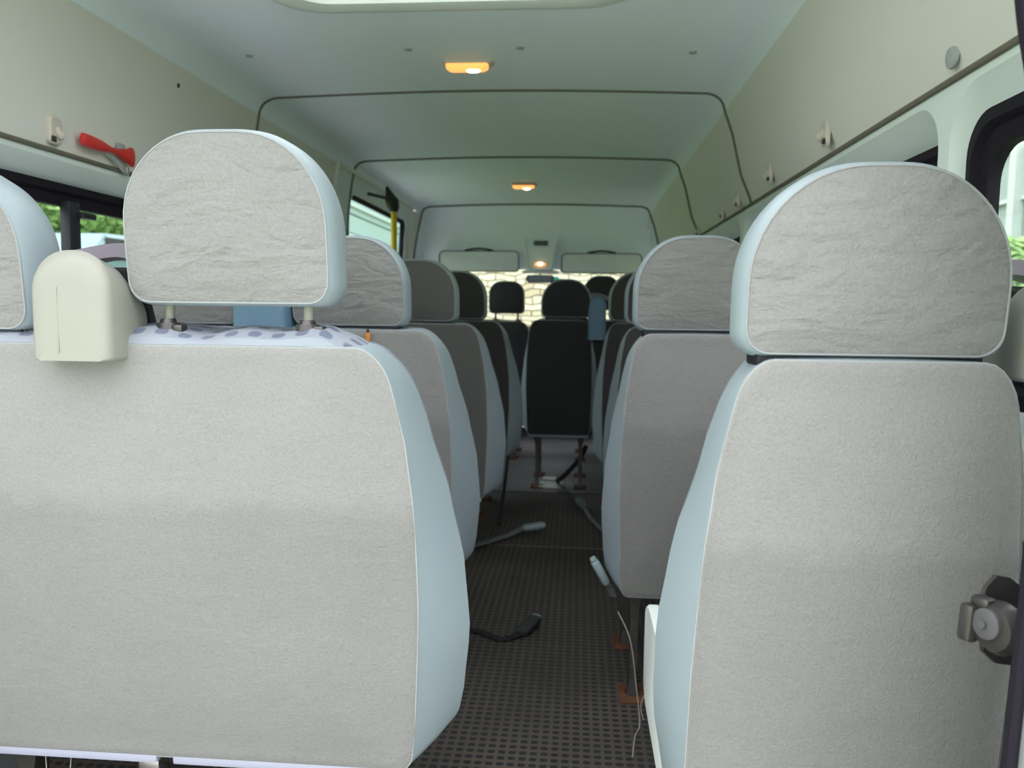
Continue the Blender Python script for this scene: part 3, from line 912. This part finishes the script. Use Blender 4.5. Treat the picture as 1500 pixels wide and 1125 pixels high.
# overhead console with vent and reading lamp
cons = thing('overhead_console', 'tapered grey overhead console with dark vent and lit lamp between the sun visors', 'console', (-.292, 6.0, 1.32))
bm = bmesh.new(); rings = []
for z, hw, yy in ((.235, .120, .03), (.22, .125, -.005), (.12, .112, -.03), (.02, .095, -.055), (.0, .09, -.06), (-.012, .085, -.03)):
    rings.append([Vector((x, y, z)) for x, y in ((-hw, .12), (-hw, yy + .03), (-hw + .02, yy), (hw - .02, yy), (hw, yy + .03), (hw, .12))])
loft(bm, rings, cap0=True, cap1=True); obj('body', bm, M_head, cons)
bm = bmesh.new()
bm.free()
for s in (-1, 1):
    bm = bmesh.new(); add_tube(bm, [(s * .118, -.012, .225), (s * .084, -.062, .0)], .009, 8)
    obj('side_ridge', bm, M_wallc, cons)
bm = bmesh.new(); add_box(bm, (-.052, -.028, .178), (.052, -.003, .212), .004); vt = obj('vent', bm, M_blackrub, cons)
bm = bmesh.new()
for i in range(5): add_box(bm, (-.045 + i * .020, -.031, .182), (-.039 + i * .020, -.026, .208), .0008)
obj('slat', bm, M_greyp, vt)
bm = bmesh.new(); bmesh.ops.create_uvsphere(bm, u_segments=24, v_segments=12, radius=1)
for v_ in bm.verts: v_.co = Vector((v_.co.x * .042, -.056 + v_.co.y * .012, .038 + v_.co.z * .017))
lm = obj('lamp_lens', bm, M_lamp, cons)
bm = bmesh.new(); bmesh.ops.create_uvsphere(bm, u_segments=16, v_segments=10, radius=1)
for v_ in bm.verts: v_.co = Vector((v_.co.x * .018, -.066 + v_.co.y * .006, .040 + v_.co.z * .010))
obj('bulb', bm, M_bulb, lm)
bm = bmesh.new()
pts = [(-.145, .0), (-.13, -.012), (.13, -.012), (.145, .0), (.09, .012), (-.09, .012)]
f0 = [Vector((x, -.03, z - .012)) for x, z in pts]; f1 = [Vector((x, .06, z - .012)) for x, z in pts]
loft(bm, [f0, f1], cap0=True, cap1=True); obj('lower_lip', bm, M_visor, cons)

# rear view mirror
mir = thing('rear_view_mirror', 'small dark rear view mirror hanging at the windscreen top', 'mirror', (-.30, 6.12, 1.30))
bm = bmesh.new(); pts = rrect(.105, -.072, -.012, .02, .028, n=6, ns=4)
rr = [[Vector((x * s, yy, z * s - .04 * (1 - s))) for x, z in pts] for s, yy in ((.9, -.012), (1, -.004), (1, .006), (.7, .03))]
loft(bm, rr, cap0=True, cap1=True); obj('housing', bm, M_dash, mir)
bm = bmesh.new(); bm.faces.new([bm.verts.new((x * .86, -.0135, z * .86 - .006)) for x, z in pts]); obj('mirror_glass', bm, mat('mirror_glass', (.10, .12, .13), .3, .8), mir)
bm = bmesh.new(); add_cyl(bm, (0, .01, -.02), (0, .03, .03), .008); obj('stalk', bm, M_black, mir)
bm = bmesh.new(); add_box(bm, (-.028, -.003, -.045), (.028, .003, .042), .0028)
tag(obj('windscreen_sticker', bm, M_teal, loc=(-.185, 6.13, 1.235)), 'small teal green tag beside the rear view mirror', 'sticker')

# ceiling lamps
def dome_lamp(x, y, z, label):
    t = thing('ceiling_lamp', label, 'lamp', (x, y, z), 'dome lamps on the headliner')
    bm = bmesh.new()
    pts = rrect(.080, -.028, .028, .012, .012, n=5, ns=5)
    rr = [[Vector((a * s, b * s, zz)) for a, b in pts] for s, zz in ((1.0, 0), (1, -.006), (.94, -.010))]
    loft(bm, rr, cap1=True); obj('bezel', bm, M_lampedge, t)
    bm = bmesh.new()
    rr = [[Vector((a * s - .004, b * s, zz)) for a, b in pts] for s, zz in ((.84, -.0095), (.82, -.020), (.66, -.027))]
    loft(bm, rr, cap1=True); ln = obj('lens', bm, M_lamp, t)
    bm = bmesh.new(); bmesh.ops.create_uvsphere(bm, u_segments=16, v_segments=10, radius=1)
    for v_ in bm.verts: v_.co = Vector((.016 + v_.co.x * .024, v_.co.y * .016, -.024 + v_.co.z * .009))
    obj('bulb', bm, M_bulb, ln)
dome_lamp(-.362, 2.575, 1.797, 'lit warm ceiling lamp nearest the roof hatch, larger of the two')
dome_lamp(-.350, 4.98, 1.790, 'lit warm ceiling lamp farther forward, between second and third roof seams')

# ceiling screw caps
for i, (x, y) in enumerate(((-1.017, 2.436), (-.526, 2.44), (-.189, 2.443), (.321, 2.468))):
    bm = bmesh.new(); add_tube(bm, [(0, 0, 0), (0, 0, -.003), (0, 0, -.005)], [.012, .012, .008], 14)
    zz = 1.784 if i in (0, 3) else 1.796
    tag(obj('screw_cap', bm, M_greyp, loc=(x, y, zz)),
        ['leftmost screw cap in the row on the ceiling', 'ceiling screw cap just left of the near lamp', 'ceiling screw cap just right of the near lamp', 'rightmost screw cap in the row on the ceiling'][i], 'screw cap', 'ceiling screw caps')

# coat hooks and caps on the walls
def coat_hook(x, y, z, sg, label, s=1.0):
    t = thing('coat_hook', label, 'coat hook', (x, y, z), 'coat hooks along the upper walls')
    bm = bmesh.new()
    pts = rrect(.020 * s, -.030 * s, .030 * s, .014 * s, .010 * s, n=5, ns=4)
    rr = [[Vector((-sg * d, a * k, b * k)) for a, b in pts] for k, d in ((1, 0), (1, .006), (.85, .011))]
    loft(bm, rr, cap1=True); obj('base', bm, M_hookp, t)
    bm = bmesh.new()
    add_tube(bm, smooth_path([(-sg * .008, .004, .006), (-sg * .014, .005, -.010), (-sg * .018, .005, -.014), (-sg * .018, .005, -.004)]), .006 * s, 8)
    obj('peg', bm, M_hookp, t)
    bm = bmesh.new(); add_box(bm, (-sg * .012 - .003, -.018 * s, -.026 * s), (-sg * .012 + .003, -.006 * s, -.014 * s), .002)
    obj('screw', bm, M_dash, t)
def xat(side, z):
    P = roof_profile(2.0); P = P[:NW] if side < 0 else P[-NW:][::-1]
    for (a, b), (c, d) in zip(P[:-1], P[1:]):
        if b <= z <= d: return a + (c - a) * (z - b) / (d - b)
    return P[0][0]
for (y, z, s, lb) in ((2.00, 1.449, 1.15, 'cream coat hook on the right wall just above the nearest right headrest'),
                      (2.56, 1.449, 1.0, 'second cream coat hook forward on the right wall, behind the first roof seam'),
                      (3.08, 1.440, 1.0, 'coat hook on the right wall just ahead of the first roof seam'),
                      (3.42, 1.436, 1.0, 'dark shaded coat hook midway between the first two roof seams'),
                      (4.10, 1.425, 1.0, 'coat hook at the foot of the second roof seam on the right wall')):
    coat_hook(xat(1, z), y, z, 1, lb, s)
coat_hook(xat(-1, 1.41), 1.785, 1.420, -1, 'cream coat hook on the left wall beside the red emergency hammer', 1.1)
bm = bmesh.new(); add_tube(bm, [(0, 0, 0), (-.004, 0, 0), (-.006, 0, 0)], [.022, .021, .014], 20)
tag(obj('cover_cap', bm, M_greyp, loc=(xat(1, 1.432), 1.372, 1.434)), 'round grey cover cap high on the right wall near the rear door', 'cover cap')
bm = bmesh.new(); add_tube(bm, [(0, 0, 0), (.003, 0, 0), (.004, 0, 0)], [.007, .007, .005], 12)
tag(obj('screw_cap', bm, M_dash, loc=(xat(-1, 1.66), 2.33, 1.668)), 'small dark screw head on the upper left wall', 'screw cap')

# red emergency hammer / belt cutter
ham = thing('emergency_hammer', 'red emergency hammer clipped to the left wall above the window', 'hammer', (xat(-1, 1.40) + .008, 1.865, 1.418))
bm = bmesh.new(); rings = []
for y, h, t in ((0, .010, .006), (.006, .018, .010), (.05, .019, .011), (.10, .016, .010), (.135, .009, .008), (.165, .008, .008), (.20, .015, .010), (.235, .023, .012), (.25, .030, .012), (.262, .030, .008)):
    rings.append([Vector((.012 + t * math.cos(a), y, -y * .02 + h * math.sin(a))) for a in [2 * math.pi * k / 14 for k in range(14)]])
loft(bm, rings, cap0=True, cap1=True); obj('handle', bm, M_red, ham)
bm = bmesh.new(); add_tube(bm, smooth_path([(0, .14, -.018), (.004, .18, -.028), (.004, .215, -.05), (.0, .25, -.056)]), .006, 8)
add_box(bm, (-.004, .195, .0), (.006, .235, .030), .005); obj('mounting_clip', bm, M_greyp, ham)
bm = bmesh.new(); add_tube(bm, [(.012, .228, -.04), (.012, .228, -.058)], [.006, .001], 10); obj('steel_tip', bm, M_bright, ham)

ham.scale = (.85, .85, .85)
# yellow grab rail at the sliding door
rail = thing('grab_rail', 'yellow upright grab rail in black bracket beside the sliding door window', 'grab rail', (-1.045, 4.47, 0))
bm = bmesh.new(); add_cyl(bm, (0, 0, .0), (0, 0, 1.58), .017, n=16); obj('pole', bm, M_yellow, rail)
bm = bmesh.new(); rings = []
for z, r, dx in ((1.560, .022, 0), (1.585, .034, -.004), (1.625, .040, -.012), (1.655, .026, -.022), (1.685, .014, -.034), (1.70, .006, -.04)):
    rings.append([Vector((dx + r * math.cos(a), r * 1.1 * math.sin(a), z)) for a in [2 * math.pi * k / 14 for k in range(14)]])
loft(bm, rings, cap0=True, cap1=True); add_cyl(bm, (-.02, 0, 1.63), (-.150, -.01, 1.66), .009, .010)
obj('bracket', bm, M_black, rail)
bm = bmesh.new(); add_cyl(bm, (0, 0, 0), (0, 0, .02), .04, .035); obj('foot', bm, M_black, rail)

# ------------------------------------------------------------------ belts, buckles and small things in the aisle
def add_buckle(bm, p, d, l=.075, w=.022, t=.011):
    d = Vector(d).normalized(); s = d.cross(Vector((0, 0, 1)))
    s = s.normalized() if s.length > .05 else Vector((1, 0, 0)); u = s.cross(d).normalized(); p = Vector(p)
    rings = []
    for a, k in ((0, .7), (.08, .95), (.5, 1.0), (.85, 1.05), (.97, .95), (1.0, .75)):
        rings.append([p + d * (l * a) + s * (x * k) + u * z * k for x, z in rrect(w, -t, t, t * .7, t * .7, n=3, ns=2)])
    loft(bm, rings, cap0=True, cap1=True)

def buckle(label, path, d, l, w, bmtl, wmtl, ww=.018, red=False, name='seat_belt_buckle'):
    t = thing(name, label, 'seat belt', path[0])
    o0 = Vector(path[0])
    pp = smooth_path([Vector(p) - o0 for p in path])
    bm = bmesh.new(); add_tube(bm, pp, .01, 8, flat=(ww, .0022)); obj('webbing', bm, wmtl, t)
    bm = bmesh.new(); add_buckle(bm, pp[-1], d, l, w); b = obj('buckle_body', bm, bmtl, t)
    e = pp[-1] + Vector(d).normalized() * (l * .96)
    bm = bmesh.new(); add_buckle(bm, e, d, .012, w * .7, .008); obj('release_button', bm, M_red if red else M_buckle, b)
    return t
buckle('pale teal belt buckle lying across the aisle just past the floor strip', [(-.43, 3.28, .02), (-.36, 3.40, .012), (-.29, 3.50, .012), (-.235, 3.535, .035)], (1, .22, .12), .095, .024, M_buckle, M_webg)
buckle('black belt buckle on the dotted floor beside the nearest left bench', [(-.36, 2.44, .006), (-.29, 2.415, .008), (-.22, 2.37, .006), (-.165, 2.40, .014)], (.45, 1, .15), .11, .022, M_dash, M_web, .012)
buckle('grey belt stalk sticking up into the aisle from the second right seat', [(.11, 2.14, .24), (.098, 2.12, .275), (.088, 2.10, .29)], (-.55, -.1, 1), .072, .018, M_buckle, M_webg, .012)
buckle('grey belt buckle on webbing trailing to the right seats past the middle of the aisle', [(.15, 3.50, .03), (.12, 3.62, .02), (.075, 3.80, .02), (.045, 3.96, .03)], (-.25, 1, .1), .12, .022, M_charv, M_webg, .010)
b_ = buckle('red topped belt buckle on a long black stalk left of the middle seat', [(-.355, 3.66, .01), (-.365, 4.0, .10), (-.372, 4.25, .19), (-.375, 4.38, .24)], (-.0, .5, 1), .05, .018, M_dash, M_web, .008, red=True)
bm = bmesh.new(); add_box(bm, (-.016, .70, .27), (.016, .73, .31), .004); obj('red_cap', bm, M_red, b_)
t = tag(obj('loose_belt', add_tube(bmesh.new(), smooth_path([(.06, 4.72, .22), (.02, 4.70, .14), (-.06, 4.62, .06), (-.105, 4.55, .03), (-.06, 4.40, .025), (.01, 4.15, .02)]), .01, 8, flat=(.014, .003)), M_web),
        'black loose belt folded in a vee below the middle seat', 'seat belt')
for (lo, hi, lab) in (((-.215, 4.50, 0), (-.075, 4.66, .012), 'larger worn white plate on the floor under the middle seat'),
                      ((-.20, 4.72, 0), (-.12, 4.80, .010), 'small white plate on the floor behind the larger one')):
    bm = bmesh.new(); add_box(bm, lo, hi, .004)
    tag(obj('floor_plate', bm, mat('worn_plate', (.50, .52, .50), .35, .2, var=.2, scale=25)), lab, 'plate')
bm = bmesh.new(); add_tube(bm, smooth_path([(.112, 1.95, .27), (.14, 1.90, .22), (.155, 1.88, .12), (.165, 1.86, .03), (.15, 1.80, .03), (.14, 1.74, .012)]), .0012, 5)
tag(obj('loose_thread', bm, M_hair), 'thin pale thread hanging beside the rusty leg in the aisle', 'thread')
bm = bmesh.new()
pts = [(.195 + .028 * math.cos(a), 1.86, .07 + .045 * math.sin(a)) for a in [math.pi * k / 12 for k in range(0, 16)]]
add_tube(bm, pts, .0013, 5)
tag(obj('wire_loop', bm, M_hair), 'thin wire loop at the foot of the second right seat', 'wire')
for i, pts in enumerate((((-.86, 1.18, .295), (-.852, 1.17, .27), (-.848, 1.165, .24)), ((-.815, 1.18, .295), (-.812, 1.17, .265), (-.822, 1.165, .235)))):
    bm = bmesh.new(); add_tube(bm, smooth_path(pts), .0008, 5)
    tag(obj('loose_thread', bm, M_hair), ('left of two pale threads hanging below the near bench hem', 'right of two pale threads hanging below the near bench hem')[i], 'thread')

# latch on the rear pillar, right
lat = thing('door_latch', 'metal latch with bright washer at the right rear pillar over the near seat', 'latch', (.418, .800, .717))
lat.scale = (1.2, 1.2, 1.2)
lat.rotation_euler = (0, .08, .38)
bm = bmesh.new(); rings = []
for x, r in ((-.020, .004), (-.018, .018), (-.010, .022), (-.006, .022), (-.005, .012)):
    rings.append([Vector((x, -.01 + r * math.sin(a), r * math.cos(a))) for a in [2 * math.pi * k / 20 for k in range(20)]])
loft(bm, rings, cap0=True, cap1=True); obj('knob', bm, M_steel, lat)
bm = bmesh.new(); add_tube(bm, [(-.0185, -.008, .003), (-.0225, -.008, .003), (-.024, -.008, .003)], [.0125, .0125, .009], 18); add_cyl(bm, (-.024, -.008, .003), (-.027, -.008, .003), .0035); obj('knob_face', bm, mat('scuffed_grey_knob', (.09, .085, .09), .45), lat)
bm = bmesh.new(); add_box(bm, (-.026, .002, -.018), (-.014, .016, .014), .004); add_box(bm, (-.020, -.006, .010), (-.006, .012, .022), .004); obj('lever', bm, M_steel, lat)
bm = bmesh.new(); add_cyl(bm, (-.006, -.01, .001), (.012, -.01, .001), .015, n=20); obj('washer', bm, M_bright, lat)
bm = bmesh.new(); add_cyl(bm, (.008, -.01, 0), (.05, -.01, 0), .012, n=20); obj('spindle', bm, M_steel, lat)
bm = bmesh.new()
pl = [(.004, -.030), (-.006, .008), (-.002, .026), (.008, .036), (.022, .034), (.040, .024), (.05, .012), (.05, -.045), (.018, -.040)]
loft(bm, [[Vector((x, .012, z)) for x, z in pl], [Vector((x, .016, z)) for x, z in pl]], cap0=True, cap1=True)
obj('bracket', bm, M_steel, lat, smooth=False)

# ------------------------------------------------------------------ outside
bm = bmesh.new()
n = 64
vv = [[bm.verts.new((-40 + 80 * i / n, -30 + 80 * j / n, -.5)) for j in range(n + 1)] for i in range(n + 1)]
def gz(x, y):
    if x < -3.2: return lerp_lin([(3.2, -.5), (6, .4), (8.2, .7), (10, 1.6), (12, 2.9), (40, 5.5)], -x)
    if x > 2.4: return -.5 + min(1, (x - 2.4) / .8) * 1.3
    return -.5
for r_ in vv:
    for v_ in r_: v_.co.z = gz(v_.co.x, v_.co.y)
for i in range(n):
    for j in range(n): bm.faces.new((vv[i][j], vv[i + 1][j], vv[i + 1][j + 1], vv[i][j + 1]))
struct('ground', bm, M_grass, smooth=True)
bm = bmesh.new(); add_box(bm, (-3.0, -6, -.52), (2.3, 10.2, -.485)); struct('pavement', bm, M_asph)  # unseen pale paving, added to bounce daylight up into the van

bm = bmesh.new(); add_box(bm, (-1.8, 9.2, -.5), (2.3, 9.6, 3.2))
sw = struct('wall_outside', bm, M_stone)
# pale board fence to the right
fen = thing('board_fence', 'pale green board fence with white rails seen through the right window', 'fence', (3.3, 2.0, 0))
for k in range(46):
    bm = bmesh.new(); y = k * .19
    add_box(bm, (0, y, .7), (.022, y + .18, 2.27), .003); obj('board', bm, M_fence, fen, smooth=False)
for z, h in ((2.26, .07), (1.88, .03), (1.50, .09)):
    bm = bmesh.new(); add_box(bm, (-.03, -.05, z), (.03, 8.8, z + h), .004); obj('rail', bm, M_fencew, fen, smooth=False)
for k in range(5):
    bm = bmesh.new(); y = 4.35 + (k - 2) * 2.0; add_box(bm, (-.08, y, .7), (.0, y + .09, 2.30), .004); obj('post', bm, M_fencew, fen, smooth=False)

# leafy shapes: many small leaf quads around a few stems
def foliage(bm, c, rad, n_, size, rnd):
    for _ in range(n_):
        d = Vector((rnd.gauss(0, 1), rnd.gauss(0, 1), rnd.gauss(0, 1))).normalized()
        q = c + Vector((d.x * rad.x, d.y * rad.y, d.z * rad.z)) * (rnd.uniform(.55, 1) ** .6)
        s = size * rnd.uniform(.6, 1.3)
        a = Vector((rnd.gauss(0, 1), rnd.gauss(0, 1), rnd.gauss(0, .6))).normalized(); b = a.orthogonal().normalized()
        p = [q - a * s, q + b * s * .45, q + a * s, q - b * s * .45]
        bm.faces.new([bm.verts.new(v_) for v_ in p])
rnd = random.Random(3)
def plant(name, label, cat, loc, rad, n_, size, m, trunk, group):
    t = thing(name, label, cat, loc, group)
    bm = bmesh.new(); foliage(bm, Vector((0, 0, trunk + rad[2] * .8)), Vector(rad), n_, size, rnd)
    obj('foliage', bm, m, t, smooth=False)
    bm = bmesh.new(); add_tube(bm, [(0, 0, -.1), (.03, .02, trunk), (.0, .0, trunk + rad[2])], [.04 + rad[0] * .05, .03 + rad[0] * .04, .01], 8)
    obj('trunk' if cat == 'tree' else 'stem', bm, M_bark, t)
for (y, rx, h_) in ((3.4, .40, .42), (4.35, .42, .46), (5.3, .40, .50), (6.25, .42, .46), (7.2, .42, .5)):
    plant('bush', 'low leafy bush along the foot of the pale fence', 'bush', (2.72, y, .50), (rx * .55, rx, h_), 1600, .05, M_leafB if int(y) % 2 else M_leafA, .15, 'bushes below the fence')
for (x, y, r_, h_, k_) in ((-14.5, 12, 2.3, 2.2, 0), (-15.5, 17, 2.4, 2.4, 1), (-14.5, 22.2, 2.4, 2.2, 0), (-15.5, 27.4, 2.4, 2.4, 1), (-15, 33.8, 2.4, 2.6, 0)):
    plant('tree', 'bushy green tree on the meadow beyond the left window', 'tree', (x, y, gz(x, y)), (r_, r_, h_), 5200, .30, M_leafB if k_ else M_leafA, .25, 'trees beyond the left window')

for (x, y) in ((-11.6, 10), (-11.8, 13.2), (-11.5, 16.4), (-11.7, 19.6), (-11.6, 22.8)):
    plant('bush', 'rounded bright green bush on the meadow in front of the trees, left', 'bush', (x, y, gz(x, y) - .25), (1.0, 1.5, .75), 2600, .13, M_leafB, .2, 'meadow bushes before the trees')
# parked pale car on the meadow track, left
car = thing('parked_car', 'pale blocky parked car seen through the left window', 'car', (-8.2, 12.6, .72))
sec = [(-2.0, .35), (-2.05, .75), (-1.5, .92), (-1.0, 1.0), (-.55, 1.42), (.9, 1.46), (1.5, 1.05), (2.05, .95), (2.1, .35)]
bm = bmesh.new()
rr = []
for x, s in ((-.82, .94), (-.78, 1.0), (.78, 1.0), (.82, .94)):
    rr.append([Vector((x, y * s, .35 + (z - .35) * s)) for y, z in sec])
loft(bm, rr, cap0=True, cap1=True); obj('body', bm, M_carp, car, smooth=False)
bm = bmesh.new()
for x in (-.83, .825): add_box(bm, (x - .004, -.6, 1.02), (x + .004, 1.1, 1.36), .002)
obj('side_window', bm, M_dash, car, smooth=False)
for y in (-1.3, 1.3):
    for x in (-.80, .62):
        bm = bmesh.new(); add_cyl(bm, (x, y, .32), (x + .18, y, .32), .32, n=24); obj('wheel', bm, M_blackrub, car)

# pale clapboard garage close to the sliding door
gar = thing('garage', 'teal boarded garage side seen through the sliding door window', 'building', (-3.6, 12.0, -.5))
for k in range(12):
    bm = bmesh.new(); add_box(bm, (-.02, 0, k * .3), (.0 + .02, 12.0, k * .3 + .27), .004)
    obj('board', bm, M_siding if k % 2 else M_siding, gar, smooth=False)
for z in (2.05, 2.62, 3.1):
    bm = bmesh.new(); add_box(bm, (.02, 0, z), (.06, 12.0, z + .05), .004); obj('rail', bm, M_fencew, gar, smooth=False)
bm = bmesh.new(); add_box(bm, (-1.6, .02, 0), (-.03, 11.98, 3.6)); obj('wall', bm, M_siding, gar, smooth=False)
